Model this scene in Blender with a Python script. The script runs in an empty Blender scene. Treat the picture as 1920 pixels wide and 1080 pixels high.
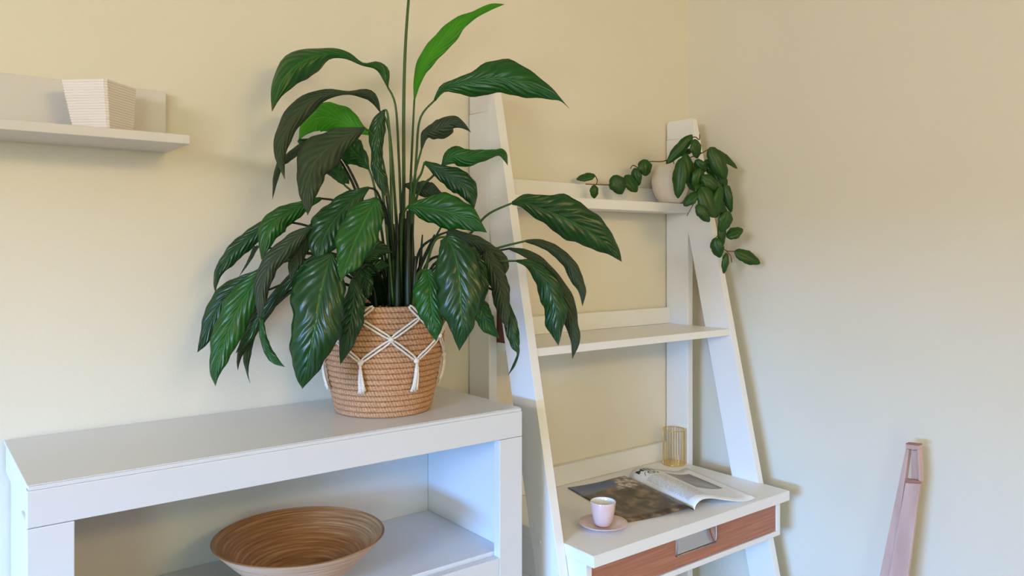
import bpy, bmesh, math, random
from mathutils import Vector, Matrix, noise

random.seed(7)
S = bpy.context.scene
C = S.collection
PI = math.pi

# ------------------------------------------------------------------ camera, world, light, exposure
TH = math.radians(52.05)
FX, FY = math.cos(TH), math.sin(TH)
FPX, HZ = 1457.7, 467.9
CAM = Vector((-2.111, -1.728, 1.443))
cd = bpy.data.cameras.new('camera'); cam = bpy.data.objects.new('camera', cd); C.objects.link(cam)
cam.location = CAM
cam.rotation_euler = (PI/2, 0, TH - PI/2)
cd.sensor_width = 36.0; cd.lens = FPX/1920*36.0
cd.shift_y = -(540 - HZ)/1920
cd.clip_start = 0.01
S.camera = cam

W = bpy.data.worlds.new('world'); S.world = W; W.use_nodes = True
bg = W.node_tree.nodes['Background']; bg.inputs[0].default_value = (0.55, 0.72, 1.0, 1); bg.inputs[1].default_value = 0.6

def area(name, loc, target, sx, sy, color, power):
    l = bpy.data.lights.new(name, 'AREA'); l.shape = 'RECTANGLE'; l.size = sx; l.size_y = sy
    l.color = color; l.energy = power
    o = bpy.data.objects.new(name, l); C.objects.link(o); o.location = loc
    d = Vector(target) - Vector(loc); o.rotation_euler = d.to_track_quat('-Z', 'Y').to_euler()
    return o
# outside the glazed opening in the left wall: blue sky above the horizon, sunlit ground below it
area('sky_light', (-9.7, -4.5, 1.98), (-5.0, -4.5, 1.98), 4.9, 0.86, (0.17, 0.46, 1.0), 2260)
area('ground_light', (-9.7, -5.2, 0.3), (-5.0, -5.2, 0.3), 3.4, 2.5, (1.0, 0.90, 0.90), 70)
# soft fill lights added, no lamp stands there: high on the left wall, on the front wall and in the front left corner
area('left_wall_fill', (-5.1, -2.2, 2.05), (0, -0.5, 1.7), 1.2, 0.5, (0.93, 0.92, 1.0), 62)
area('warm_fill', (-1.0, -3.7, 2.4), (-0.3, 0.0, 1.9), 1.4, 0.3, (1.0, 0.70, 0.27), 25)
area('corner_fill', (-3.9, -4.1, 1.3), (-1.5, 0.0, 0.8), 1.0, 1.2, (0.70, 1.0, 0.82), 34)

S.view_settings.view_transform = 'Standard'; S.view_settings.look = 'None'
S.view_settings.gamma = 1; S.view_settings.use_curve_mapping = False
S.view_settings.exposure = -0.04

# ------------------------------------------------------------------ helpers
def px(u, v, D):
    """world point seen at (u, v) of the 1920x1080 frame, D metres along the view axis"""
    t = (u - 960)/FPX; s = (HZ - v)/FPX
    return CAM + Vector((FX + t*FY, FY - t*FX, s))*D

def mat(name, col, rough=0.5, spec=0.5, metal=0.0, coat=0.0):
    m = bpy.data.materials.new(name); m.use_nodes = True
    b = m.node_tree.nodes['Principled BSDF']
    b.inputs['Base Color'].default_value = (*col, 1)
    b.inputs['Roughness'].default_value = rough
    b.inputs['Specular IOR Level'].default_value = spec
    b.inputs['Metallic'].default_value = metal
    b.inputs['Coat Weight'].default_value = coat
    return m
def nd(m, t, **kw):
    n = m.node_tree.nodes.new(t)
    for k, v in kw.items(): setattr(n, k, v)
    return n
def lk(m, a, b): m.node_tree.links.new(a, b)
def bs(m): return m.node_tree.nodes['Principled BSDF']
def noisy(m, c1, c2, scale=(8, 8, 8), nscale=1.0, detail=4, bump=0.0, bdist=0.001, lo=0.3, hi=0.7, coord='Object', rough=None):
    tc = nd(m, 'ShaderNodeTexCoord'); mp = nd(m, 'ShaderNodeMapping'); mp.inputs['Scale'].default_value = scale
    n = nd(m, 'ShaderNodeTexNoise'); n.inputs['Scale'].default_value = nscale; n.inputs['Detail'].default_value = detail
    r = nd(m, 'ShaderNodeValToRGB'); e = r.color_ramp.elements
    e[0].position = lo; e[0].color = (*c1, 1); e[1].position = hi; e[1].color = (*c2, 1)
    lk(m, tc.outputs[coord], mp.inputs[0]); lk(m, mp.outputs[0], n.inputs['Vector'])
    lk(m, n.outputs['Fac'], r.inputs[0]); lk(m, r.outputs[0], bs(m).inputs['Base Color'])
    if bump:
        b = nd(m, 'ShaderNodeBump'); b.inputs['Strength'].default_value = bump; b.inputs['Distance'].default_value = bdist
        lk(m, n.outputs['Fac'], b.inputs['Height']); lk(m, b.outputs[0], bs(m).inputs['Normal'])
    return n

def link(name, me, parent=None, m=None):
    o = bpy.data.objects.new(name, me); C.objects.link(o)
    if m is not None and not me.materials: me.materials.append(m)
    if parent is not None: o.parent = parent
    return o
def wloc(o):
    p = Vector((0, 0, 0))
    while o is not None: p = p + o.location; o = o.parent
    return p
def mobj(name, verts, faces, m, parent=None, smooth=False, uvs=None, origin=None):
    """verts in world coordinates; origin: where the object's own origin sits"""
    base = wloc(parent) if parent is not None else Vector((0, 0, 0))
    og = Vector(origin) if origin is not None else base
    me = bpy.data.meshes.new(name)
    me.from_pydata([tuple(Vector(v) - og) for v in verts], [], faces)
    me.update()
    if smooth:
        for p in me.polygons: p.use_smooth = True
    if uvs is not None:
        ul = me.uv_layers.new(name='UVMap')
        for lp in me.loops: ul.data[lp.index].uv = uvs[lp.vertex_index]
    o = link(name, me, parent, m)
    o.location = og - base
    return o
def bmobj(name, bm, m, parent=None, origin=None, smooth=False):
    base = wloc(parent) if parent is not None else Vector((0, 0, 0))
    og = Vector(origin) if origin is not None else base
    bmesh.ops.recalc_face_normals(bm, faces=bm.faces)
    bmesh.ops.translate(bm, verts=bm.verts, vec=-og)
    me = bpy.data.meshes.new(name); bm.to_mesh(me); bm.free()
    if smooth:
        for p in me.polygons: p.use_smooth = True
    o = link(name, me, parent, m); o.location = og - base
    return o
def addbox(bm, a, b, bev=0.0012):
    v = [bm.verts.new((x, y, z)) for x in (a[0], b[0]) for y in (a[1], b[1]) for z in (a[2], b[2])]
    fs = [bm.faces.new([v[i] for i in f]) for f in ((0,1,3,2),(4,6,7,5),(0,4,5,1),(2,3,7,6),(0,2,6,4),(1,5,7,3))]
    if bev:
        es = list({e for f in fs for e in f.edges})
        bmesh.ops.bevel(bm, geom=es, offset=bev, segments=2, affect='EDGES', profile=0.5)
def box(name, a, b, m, parent=None, bev=0.0012, origin=None):
    bm = bmesh.new(); addbox(bm, a, b, bev); return bmobj(name, bm, m, parent, origin)
def prism(name, pts, vec, m, parent=None, bev=0.001, origin=None):
    """polygon pts (world) extruded by vec"""
    bm = bmesh.new(); vec = Vector(vec)
    a = [bm.verts.new(p) for p in pts]; b = [bm.verts.new(Vector(p) + vec) for p in pts]
    n = len(pts)
    bm.faces.new(a); bm.faces.new(b[::-1])
    for i in range(n): bm.faces.new((a[i], b[i], b[(i+1) % n], a[(i+1) % n]))
    if bev: bmesh.ops.bevel(bm, geom=list(bm.edges), offset=bev, segments=2, affect='EDGES', profile=0.5)
    return bmobj(name, bm, m, parent, origin)
def lathe(bm, prof, c, n=48, a0=0.0, close=False):
    rings = []
    for r, z in prof:
        if r < 1e-6: rings.append([bm.verts.new((c[0], c[1], c[2]+z))])
        else: rings.append([bm.verts.new((c[0]+r*math.cos(a0+2*PI*i/n), c[1]+r*math.sin(a0+2*PI*i/n), c[2]+z)) for i in range(n)])
    prs = list(zip(rings, rings[1:]))
    if close: prs.append((rings[-1], rings[0]))
    for A, B in prs:
        for i in range(n):
            j = (i+1) % n
            if len(A) == 1 and len(B) == 1: continue
            if len(A) == 1: bm.faces.new((A[0], B[i], B[j]))
            elif len(B) == 1: bm.faces.new((A[i], A[j], B[0]))
            else: bm.faces.new((A[i], A[j], B[j], B[i]))
def crom(P, n):
    """Catmull-Rom through tuples P, n samples"""
    K = len(P); out = []
    for i in range(n):
        t = i/(n-1)*(K-1); k = min(int(t), K-2); f = t-k
        p0 = P[max(k-1, 0)]; p1 = P[k]; p2 = P[k+1]; p3 = P[min(k+2, K-1)]
        out.append(tuple(0.5*((2*b)+(-a+c)*f+(2*a-5*b+4*c-d)*f*f+(-a+3*b-3*c+d)*f**3) for a, b, c, d in zip(p0, p1, p2, p3)))
    return out
def tube(bm, pts, radii, n=8, caps=True):
    pts = [Vector(p) for p in pts]
    if not hasattr(radii, '__len__'): radii = [radii]*len(pts)
    rings = []; up = None
    for i, p in enumerate(pts):
        t = (pts[min(i+1, len(pts)-1)] - pts[max(i-1, 0)]).normalized()
        if up is None:
            up = t.orthogonal().normalized()
        up = (up - t*up.dot(t)).normalized(); w = t.cross(up)
        rings.append([bm.verts.new(p + (up*math.cos(2*PI*k/n) + w*math.sin(2*PI*k/n))*radii[i]) for k in range(n)])
    for A, B in zip(rings, rings[1:]):
        for k in range(n): bm.faces.new((A[k], A[(k+1) % n], B[(k+1) % n], B[k]))
    if caps: bm.faces.new(rings[0][::-1]); bm.faces.new(rings[-1])
def tag(o, label, cat, group=None):
    o['label'] = label; o['category'] = cat
    if group: o['group'] = group
    return o
def thing(name, loc, label, cat, group=None):
    o = bpy.data.objects.new(name, None); C.objects.link(o); o.location = loc; o.empty_display_size = 0.05
    return tag(o, label, cat, group)
def struct(o): o['kind'] = 'structure'; return o

# ------------------------------------------------------------------ materials
M_wall = mat('cream_wall_paint', (0.80, 0.745, 0.60), 0.85, 0.2)
n_ = noisy(M_wall, (0.785, 0.73, 0.61), (0.815, 0.76, 0.64), (1, 1, 1), 1.6, 3)
tc = nd(M_wall, 'ShaderNodeTexCoord')
nn = nd(M_wall, 'ShaderNodeTexNoise'); nn.inputs['Scale'].default_value = 190; nn.inputs['Detail'].default_value = 3
lk(M_wall, tc.outputs['Object'], nn.inputs['Vector'])
bb = nd(M_wall, 'ShaderNodeBump'); bb.inputs['Strength'].default_value = 0.35; bb.inputs['Distance'].default_value = 0.0012
lk(M_wall, nn.outputs['Fac'], bb.inputs['Height']); lk(M_wall, bb.outputs[0], bs(M_wall).inputs['Normal'])
M_ceil = mat('white_ceiling_paint', (0.85, 0.83, 0.78), 0.9, 0.2)
M_floor = mat('brown_laminate', (0.35, 0.22, 0.13), 0.4)
noisy(M_floor, (0.27, 0.165, 0.095), (0.42, 0.28, 0.17), (2, 18, 2), 2.0, 6)
M_trim = mat('white_trim_paint', (0.82, 0.81, 0.80), 0.4)
M_white = mat('white_laminate', (0.72, 0.74, 0.78), 0.28, 0.5)
M_white2 = mat('white_lacquer', (0.87, 0.86, 0.85), 0.38, 0.45)
M_shelf = mat('off_white_shelf_foil', (0.66, 0.635, 0.62), 0.4)
M_seam = mat('dark_joint', (0.12, 0.11, 0.10), 0.8)
M_wood = mat('red_brown_veneer', (0.42, 0.17, 0.09), 0.42)
noisy(M_wood, (0.33, 0.115, 0.055), (0.50, 0.215, 0.12), (3, 40, 90), 2.2, 6, lo=0.25, hi=0.75)
M_steel = mat('brushed_steel', (0.62, 0.62, 0.63), 0.28, 0.5, 1.0)
M_steel_edge = mat('grey_steel_rim', (0.45, 0.43, 0.43), 0.35, 0.5, 1.0)
M_gold = mat('gold_wire', (0.83, 0.62, 0.25), 0.22, 0.5, 1.0)
M_pink = mat('pink_glaze', (0.72, 0.53, 0.52), 0.18, 0.5, 0, 0.4)
M_cupin = mat('white_glaze', (0.85, 0.85, 0.86), 0.12, 0.5, 0, 0.4)
M_vase = mat('pearly_white_glaze', (0.86, 0.79, 0.78), 0.22, 0.6, 0, 0.3)
M_cer = mat('cream_ceramic', (0.80, 0.70, 0.58), 0.45)
M_soil = mat('dark_soil', (0.02, 0.014, 0.01), 0.95, 0.1)
noisy(M_soil, (0.01, 0.008, 0.006), (0.05, 0.033, 0.022), (60, 60, 60), 1, 5, 1.0, 0.006)
M_beech = mat('pink_beech', (0.60, 0.41, 0.37), 0.5)
noisy(M_beech, (0.53, 0.345, 0.30), (0.66, 0.465, 0.42), (30, 14, 2.2), 2.0, 6, lo=0.3, hi=0.7)
M_beechd = mat('beech_end_grain', (0.36, 0.17, 0.13), 0.6)
M_redbox = mat('red_brown_leather', (0.12, 0.04, 0.03), 0.5)

# bamboo bowl: rings of spun strips
def bowl_mat(name, c1, c2, c3, rough):
    m = mat(name, c1, rough, 0.5)
    tc = nd(m, 'ShaderNodeTexCoord'); mp = nd(m, 'ShaderNodeMapping'); mp.inputs['Scale'].default_value = (0.001, 0.001, 1)
    sx = nd(m, 'ShaderNodeSeparateXYZ'); lk(m, tc.outputs['Object'], sx.inputs[0])
    at = nd(m, 'ShaderNodeMath', operation='ARCTAN2'); lk(m, sx.outputs[1], at.inputs[0]); lk(m, sx.outputs[0], at.inputs[1])
    cb = nd(m, 'ShaderNodeCombineXYZ')
    sc = nd(m, 'ShaderNodeMath', operation='MULTIPLY'); sc.inputs[1].default_value = 0.9; lk(m, at.outputs[0], sc.inputs[0])
    zc = nd(m, 'ShaderNodeMath', operation='MULTIPLY'); zc.inputs[1].default_value = 330; lk(m, sx.outputs[2], zc.inputs[0])
    tw = nd(m, 'ShaderNodeMath', operation='MULTIPLY_ADD'); tw.inputs[1].default_value = 0.8; lk(m, at.outputs[0], tw.inputs[0]); lk(m, zc.outputs[0], tw.inputs[2])
    lk(m, sc.outputs[0], cb.inputs[0]); lk(m, tw.outputs[0], cb.inputs[2])
    n = nd(m, 'ShaderNodeTexNoise'); n.inputs['Scale'].default_value = 1.0; n.inputs['Detail'].default_value = 5; n.inputs['Roughness'].default_value = 0.6
    lk(m, cb.outputs[0], n.inputs['Vector'])
    r = nd(m, 'ShaderNodeValToRGB'); e = r.color_ramp.elements
    e[0].position = 0.28; e[0].color = (*c1, 1); e[1].position = 0.72; e[1].color = (*c3, 1)
    k = e.new(0.5); k.color = (*c2, 1)
    lk(m, n.outputs['Fac'], r.inputs[0]); lk(m, r.outputs[0], bs(m).inputs['Base Color'])
    b = nd(m, 'ShaderNodeBump'); b.inputs['Strength'].default_value = 0.5; b.inputs['Distance'].default_value = 0.0015
    lk(m, n.outputs['Fac'], b.inputs['Height']); lk(m, b.outputs[0], bs(m).inputs['Normal'])
    return m
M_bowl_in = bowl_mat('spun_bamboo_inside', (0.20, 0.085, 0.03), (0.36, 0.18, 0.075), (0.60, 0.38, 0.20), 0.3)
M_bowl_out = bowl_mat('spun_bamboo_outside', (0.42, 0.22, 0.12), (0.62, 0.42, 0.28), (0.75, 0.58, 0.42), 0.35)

# jute coil: twisted fibre look
M_jute = mat('jute_rope', (0.50, 0.26, 0.13), 0.85, 0.2)
def jute():
    m = M_jute
    tc = nd(m, 'ShaderNodeTexCoord'); sx = nd(m, 'ShaderNodeSeparateXYZ'); lk(m, tc.outputs['Object'], sx.inputs[0])
    at = nd(m, 'ShaderNodeMath', operation='ARCTAN2'); lk(m, sx.outputs[1], at.inputs[0]); lk(m, sx.outputs[0], at.inputs[1])
    a = nd(m, 'ShaderNodeMath', operation='MULTIPLY'); a.inputs[1].default_value = 110/ (2*PI) * 2*PI; lk(m, at.outputs[0], a.inputs[0])
    z = nd(m, 'ShaderNodeMath', operation='MULTIPLY_ADD'); z.inputs[1].default_value = 420; lk(m, sx.outputs[2], z.inputs[0]); lk(m, a.outputs[0], z.inputs[2])
    s = nd(m, 'ShaderNodeMath', operation='SINE'); lk(m, z.outputs[0], s.inputs[0])
    n = nd(m, 'ShaderNodeTexNoise'); n.inputs['Scale'].default_value = 260; n.inputs['Detail'].default_value = 4; lk(m, tc.outputs['Object'], n.inputs['Vector'])
    ad = nd(m, 'ShaderNodeMath', operation='MULTIPLY_ADD'); ad.inputs[1].default_value = 0.13; lk(m, s.outputs[0], ad.inputs[0]); lk(m, n.outputs['Fac'], ad.inputs[2])
    r = nd(m, 'ShaderNodeValToRGB'); e = r.color_ramp.elements
    e[0].position = 0.2; e[0].color = (0.36, 0.165, 0.075, 1); e[1].position = 0.85; e[1].color = (0.74, 0.45, 0.26, 1)
    lk(m, ad.outputs[0], r.inputs[0]); lk(m, r.outputs[0], bs(m).inputs['Base Color'])
    b = nd(m, 'ShaderNodeBump'); b.inputs['Strength'].default_value = 0.8; b.inputs['Distance'].default_value = 0.002
    lk(m, ad.outputs[0], b.inputs['Height']); lk(m, b.outputs[0], bs(m).inputs['Normal'])
jute()
M_cord = mat('white_cotton_cord', (0.80, 0.70, 0.60), 0.9, 0.2)
noisy(M_cord, (0.72, 0.63, 0.55), (0.90, 0.84, 0.77), (300, 300, 300), 1, 3, 0.6, 0.001)

# leaves: quilted side veins, paler midrib
def leaf_mat(name, base, light, rib, veins=11, rough=0.3, trans=0.12, tcol=(0.10, 0.35, 0.03), bump=0.5, bd=0.0028, tip=0.75):
    m = mat(name, base, rough, 0.5, 0, 0.0)
    nt = m.node_tree
    uv = nd(m, 'ShaderNodeUVMap'); uv.uv_map = 'UVMap'
    sx = nd(m, 'ShaderNodeSeparateXYZ'); lk(m, uv.outputs[0], sx.inputs[0])
    sg = nd(m, 'ShaderNodeMath', operation='MULTIPLY_ADD'); sg.inputs[1].default_value = 2; sg.inputs[2].default_value = -1; lk(m, sx.outputs[1], sg.inputs[0])
    ab = nd(m, 'ShaderNodeMath', operation='ABSOLUTE'); lk(m, sg.outputs[0], ab.inputs[0])
    tt = nd(m, 'ShaderNodeMath', operation='MULTIPLY_ADD'); tt.inputs[1].default_value = -0.27; lk(m, ab.outputs[0], tt.inputs[0]); lk(m, sx.outputs[0], tt.inputs[2])
    no = nd(m, 'ShaderNodeTexNoise'); no.inputs['Scale'].default_value = 9; no.inputs['Detail'].default_value = 2
    tc = nd(m, 'ShaderNodeTexCoord'); lk(m, tc.outputs['Object'], no.inputs['Vector'])
    t2 = nd(m, 'ShaderNodeMath', operation='MULTIPLY_ADD'); t2.inputs[1].default_value = 0.26; lk(m, no.outputs['Fac'], t2.inputs[0]); lk(m, tt.outputs[0], t2.inputs[2])
    ph = nd(m, 'ShaderNodeMath', operation='MULTIPLY'); ph.inputs[1].default_value = 2*PI*veins; lk(m, t2.outputs[0], ph.inputs[0])
    sn = nd(m, 'ShaderNodeMath', operation='SINE'); lk(m, ph.outputs[0], sn.inputs[0])
    mr = nd(m, 'ShaderNodeMapRange'); mr.inputs['From Min'].default_value = -1; mr.inputs['From Max'].default_value = 1; lk(m, sn.outputs[0], mr.inputs['Value'])
    n2 = nd(m, 'ShaderNodeTexNoise'); n2.inputs['Scale'].default_value = 22; lk(m, tc.outputs['Object'], n2.inputs['Vector'])
    mu = nd(m, 'ShaderNodeMath', operation='MULTIPLY_ADD'); mu.inputs[1].default_value = 0.20; lk(m, mr.outputs[0], mu.inputs[0]); lk(m, n2.outputs['Fac'], mu.inputs[2])
    cr = nd(m, 'ShaderNodeValToRGB'); e = cr.color_ramp.elements
    e[0].position = 0.35; e[0].color = (*base, 1); e[1].position = 0.90; e[1].color = (*light, 1)
    lk(m, mu.outputs[0], cr.inputs[0])
    rb = nd(m, 'ShaderNodeMapRange'); rb.inputs['From Min'].default_value = 0.02; rb.inputs['From Max'].default_value = 0.07
    rb.inputs['To Min'].default_value = 1; rb.inputs['To Max'].default_value = 0; lk(m, ab.outputs[0], rb.inputs['Value'])
    mx = nd(m, 'ShaderNodeMix', data_type='RGBA'); lk(m, rb.outputs[0], mx.inputs['Factor']); lk(m, cr.outputs[0], mx.inputs['A']); mx.inputs['B'].default_value = (*rib, 1)
    tp = nd(m, 'ShaderNodeMapRange'); tp.inputs['From Min'].default_value = 0.955; tp.inputs['From Max'].default_value = 0.985; lk(m, sx.outputs[0], tp.inputs['Value'])
    tm = nd(m, 'ShaderNodeMath', operation='MULTIPLY'); tm.inputs[1].default_value = tip; lk(m, tp.outputs[0], tm.inputs[0])
    mt = nd(m, 'ShaderNodeMix', data_type='RGBA'); lk(m, tm.outputs[0], mt.inputs['Factor']); lk(m, mx.outputs['Result'], mt.inputs['A']); mt.inputs['B'].default_value = (0.22, 0.13, 0.03, 1)
    lk(m, mt.outputs['Result'], bs(m).inputs['Base Color'])
    hh = nd(m, 'ShaderNodeMath', operation='MULTIPLY_ADD'); hh.inputs[1].default_value = -1.2; lk(m, rb.outputs[0], hh.inputs[0]); lk(m, mr.outputs[0], hh.inputs[2])
    b = nd(m, 'ShaderNodeBump'); b.inputs['Strength'].default_value = bump; b.inputs['Distance'].default_value = bd
    lk(m, hh.outputs[0], b.inputs['Height']); lk(m, b.outputs[0], bs(m).inputs['Normal'])
    tr = nd(m, 'ShaderNodeBsdfTranslucent'); tr.inputs[0].default_value = (*tcol, 1)
    ms = nd(m, 'ShaderNodeMixShader'); ms.inputs[0].default_value = trans
    out = nt.nodes['Material Output']
    lk(m, bs(m).outputs[0], ms.inputs[1]); lk(m, tr.outputs[0], ms.inputs[2]); lk(m, ms.outputs[0], out.inputs['Surface'])
    return m
L_dark = leaf_mat('leaf_dark_green', (0.003, 0.036, 0.006), (0.007, 0.068, 0.011), (0.016, 0.110, 0.018), rough=0.30)
L_mid = leaf_mat('leaf_mid_green', (0.004, 0.068, 0.004), (0.010, 0.115, 0.007), (0.025, 0.16, 0.014), rough=0.34, trans=0.13)
L_olive = leaf_mat('leaf_grey_underside', (0.016, 0.036, 0.012), (0.028, 0.055, 0.019), (0.045, 0.075, 0.028), rough=0.50, trans=0.08)
L_bright = leaf_mat('leaf_backlit_bright_green', (0.04, 0.24, 0.006), (0.075, 0.36, 0.010), (0.11, 0.42, 0.03), rough=0.45, trans=0.35, tcol=(0.25, 0.8, 0.03))  # brighter green painted in for light coming through the leaf
L_hoya = leaf_mat('leaf_hoya', (0.008, 0.055, 0.003), (0.016, 0.088, 0.005), (0.025, 0.10, 0.010), veins=3, tip=0.0, rough=0.40, bump=0.2, bd=0.001)
M_pet = mat('green_petiole', (0.028, 0.085, 0.008), 0.4)
M_petd = mat('dark_green_sheath', (0.004, 0.016, 0.003), 0.45)
M_stemr = mat('brown_vine', (0.13, 0.06, 0.03), 0.6)

# ------------------------------------------------------------------ room
XL_, YF_, ZC_ = -5.2, -4.2, 2.6
struct(box('floor', (XL_-.1, YF_-.1, -.1), (.1, .1, 0), M_floor, bev=0))
struct(box('ceiling', (XL_-.1, YF_-.1, ZC_), (.1, .1, ZC_+.1), M_ceil, bev=0))
struct(box('wall_back', (XL_-.1, 0, 0), (.1, .1, ZC_), M_wall, bev=0))
struct(box('wall_right', (0, YF_, 0), (.1, 0, ZC_), M_wall, bev=0))
struct(box('wall_front', (XL_-.1, YF_-.1, 0), (.1, YF_, ZC_), M_wall, bev=0))
WY0, WY1, WZ0, WZ1 = -2.60, -1.20, 0.10, 1.60
bm = bmesh.new()
for a, b in (((XL_-.1, YF_, 0), (XL_, WY0, ZC_)), ((XL_-.1, WY1, 0), (XL_, 0, ZC_)),
             ((XL_-.1, WY0, 0), (XL_, WY1, WZ0)), ((XL_-.1, WY0, WZ1), (XL_, WY1, ZC_))): addbox(bm, a, b, 0)
struct(bmobj('wall_left', bm, M_wall))
bm = bmesh.new()
for a, b in (((XL_-.09, WY0, WZ0), (XL_-.03, WY0+.04, WZ1)), ((XL_-.09, WY1-.04, WZ0), (XL_-.03, WY1, WZ1)),
             ((XL_-.09, WY0+.04, WZ0), (XL_-.03, WY1-.04, WZ0+.04)), ((XL_-.09, WY0+.04, WZ1-.04), (XL_-.03, WY1-.04, WZ1))): addbox(bm, a, b)
struct(bmobj('window_1', bm, M_trim))
struct(box('baseboard_back', (XL_, -.012, 0), (-.012, 0, .07), M_trim))
struct(box('baseboard_right', (-.012, YF_, 0), (0, 0, .07), M_trim))

# ------------------------------------------------------------------ white cabinet
cx0, cx1, cyf, cz = -1.968, -1.019, -.365, 1.088
cab = thing('cabinet', ((cx0+cx1)/2, -.18, 0), 'white open-front cabinet standing against the wall under the potted peace lily', 'cabinet')
PW = .063
YB = -.004
box('top_panel', (cx0+.001, cyf+.006, cz-.006), (cx1-.001, YB, cz), M_white, cab, 0.0008)
box('fascia', (cx0, cyf, 1.0245), (cx1, cyf+.022, cz-.0075), M_white, cab, 0.0012)
box('top_edge_strip', (cx0+.002, cyf+.001, cz-.0072), (cx1-.002, cyf+.0058, cz-.001), M_white, cab, 0.0006)
bm = bmesh.new(); addbox(bm, (cx0+.004, cyf+.022, 1.03), (cx1-.004, YB-.002, cz-.0065), 0); bmobj('top_core', bm, M_white, cab)
for x0 in (cx0, cx1-PW):
    box('post', (x0, cyf, 0), (x0+PW, cyf+.022, 1.0235), M_white, cab)
for x0, x1 in ((cx0, cx0+.02), (cx1-.02, cx1)):
    box('side_rail', (x0, cyf+.0225, .0), (x1, cyf+.085, 1.0295), M_white, cab)
box('side_panel', (cx0+.012, cyf+.0855, .02), (cx0+.03, YB-.001, 1.0295), M_white, cab)
box('side_panel', (cx1-.032, cyf+.0225, .02), (cx1-.0205, YB-.001, 1.0295), M_white, cab)
bm = bmesh.new(); addbox(bm, (cx0+.031, -.018, .05), (cx1-.033, -.008, 1.029), 0); bmobj('back_panel', bm, M_white, cab)
for z in (.773, .45, .12):
    box('shelf_board', (cx0+.0305, cyf+.0235, z-.022), (cx1-.0325, -.0185, z), M_white, cab)
box('shelf_lip', (cx0+PW+.0005, cyf+.0005, .725), (cx1-PW-.0005, cyf+.019, .765), M_white, cab)

# ------------------------------------------------------------------ ladder desk
A0, A1, X0, X1 = -.9125, -.8870, -.1150, -.0905
lad = thing('ladder_desk', (-.5, -.25, 0), 'white ladder shelf desk with a red-brown drawer leaning in the corner', 'ladder desk')
ZT = 1.866
fy = lambda z: -.5245 + .2245*z
by = lambda z: -.4320 + .2245*z
for xa, xb in ((A0, A1), (X0, X1)):
    box('rear_post', (xa, -.094, 0), (xb, -.004, ZT-.06), M_white2, lad, 0.0015)
    zc = (-.0945+.4320)/.2245            # where the leg's rear edge meets the post
    pts = [(xa, fy(0), 0), (xa, by(0), 0), (xa, by(zc), zc), (xa, -.0945, ZT-.0595), (xa, -.006, ZT-.0595), (xa, -.006, ZT-.006), (xa, -.012, ZT), (xa, fy(ZT)-.004, ZT), (xa, fy(ZT)-.006, ZT-.01)]
    prism('front_leg', pts, (xb-xa, 0, 0), M_white2, lad, 0.0012)
def caps(x, pos):
    for y, z in pos:
        bm = bmesh.new(); lathe(bm, [(0, 0), (.0042, 0), (.0042, .0012), (.003, .002), (0, .002)], (0, 0, 0), 14)
        bmesh.ops.rotate(bm, verts=bm.verts, matrix=Matrix.Rotation(-PI/2, 3, 'Y'))
        bmesh.ops.translate(bm, verts=bm.verts, vec=(x, y, z)); bmobj('screw_cap', bm, M_white2, lad, smooth=True)
caps(A0-.0001, [(-.120, 1.575), (-.046, 1.190), (-.30, .742), (-.215, 1.19)])
# upper shelf + rail
box('shelf_rail', (A1+.0005, -.020, 1.590), (X0-.0005, -.004, 1.640), M_white2, lad)
box('shelf_board', (A1+.0005, -.1067, 1.561), (X0-.0005, -.004, 1.5895), M_white2, lad)
# middle shelf + rail
box('shelf_rail', (A1+.0005, -.020, 1.2000), (X0-.0005, -.004, 1.252), M_white2, lad)
box('shelf_board', (A1+.0005, -.256, 1.179), (X0-.0005, -.004, 1.1995), M_white2, lad)
# desk
box('shelf_rail', (A1+.0005, -.020, .7505), (X0-.0005, -.004, .808), M_white2, lad)
DX0, DX1, DYF = A1+.001, X0+.004, -.4575
DX1 = -.1085
bm = bmesh.new()
# top notched round the two rear posts
pts = [(A1+.0005, DYF, .7225), (X0-.0005+.0065, DYF, .7225)]
outline = [(A1+.0005, DYF), (DX1, DYF), (DX1, -.362), (X0-.0005, -.362), (X0-.0005, -.004), (A1+.0005, -.004)]
a = [bm.verts.new((x, y, .7225)) for x, y in outline]; b = [bm.verts.new((x, y, .75)) for x, y in outline]
n = len(outline); bm.faces.new(a); bm.faces.new(b[::-1])
for i in range(n): bm.faces.new((a[i], b[i], b[(i+1) % n], a[(i+1) % n]))
bmesh.ops.bevel(bm, geom=list(bm.edges), offset=.001, segments=2, affect='EDGES')
bmobj('desktop', bm, M_white2, lad)
BX0, BX1, BY = A1+.002, -.1165, -.432
bm = bmesh.new()
addbox(bm, (BX0, BY, .632), (BX0+.018, -.03, .7220))
box('drawer_side', (BX0, BY, .6325), (BX0+.018, -.03, .7220), M_white2, lad); bm.free()
box('drawer_side', (BX1-.018, BY, .6325), (BX1, -.364, .7220), M_white2, lad)
box('drawer_side', (X0-.020, -.3635, .6325), (X0-.001, -.03, .7220), M_white2, lad)
box('bottom_rail', (BX0, BY-.0001, .6180), (BX1, BY+.30, .6320), M_white2, lad)
DRX0, DRX1, DRZ0, DRZ1 = BX0+.0195, BX1-.0195, .6345, .7150
HX0, HX1, HZ0 = -.572, -.412, .664
drawer = thing('drawer', (0, 0, 0), '', ''); 
for k in ('label', 'category'): del drawer[k]
drawer.parent = lad; drawer.location = Vector(((DRX0+DRX1)/2, BY, .67)) - wloc(lad)
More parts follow.
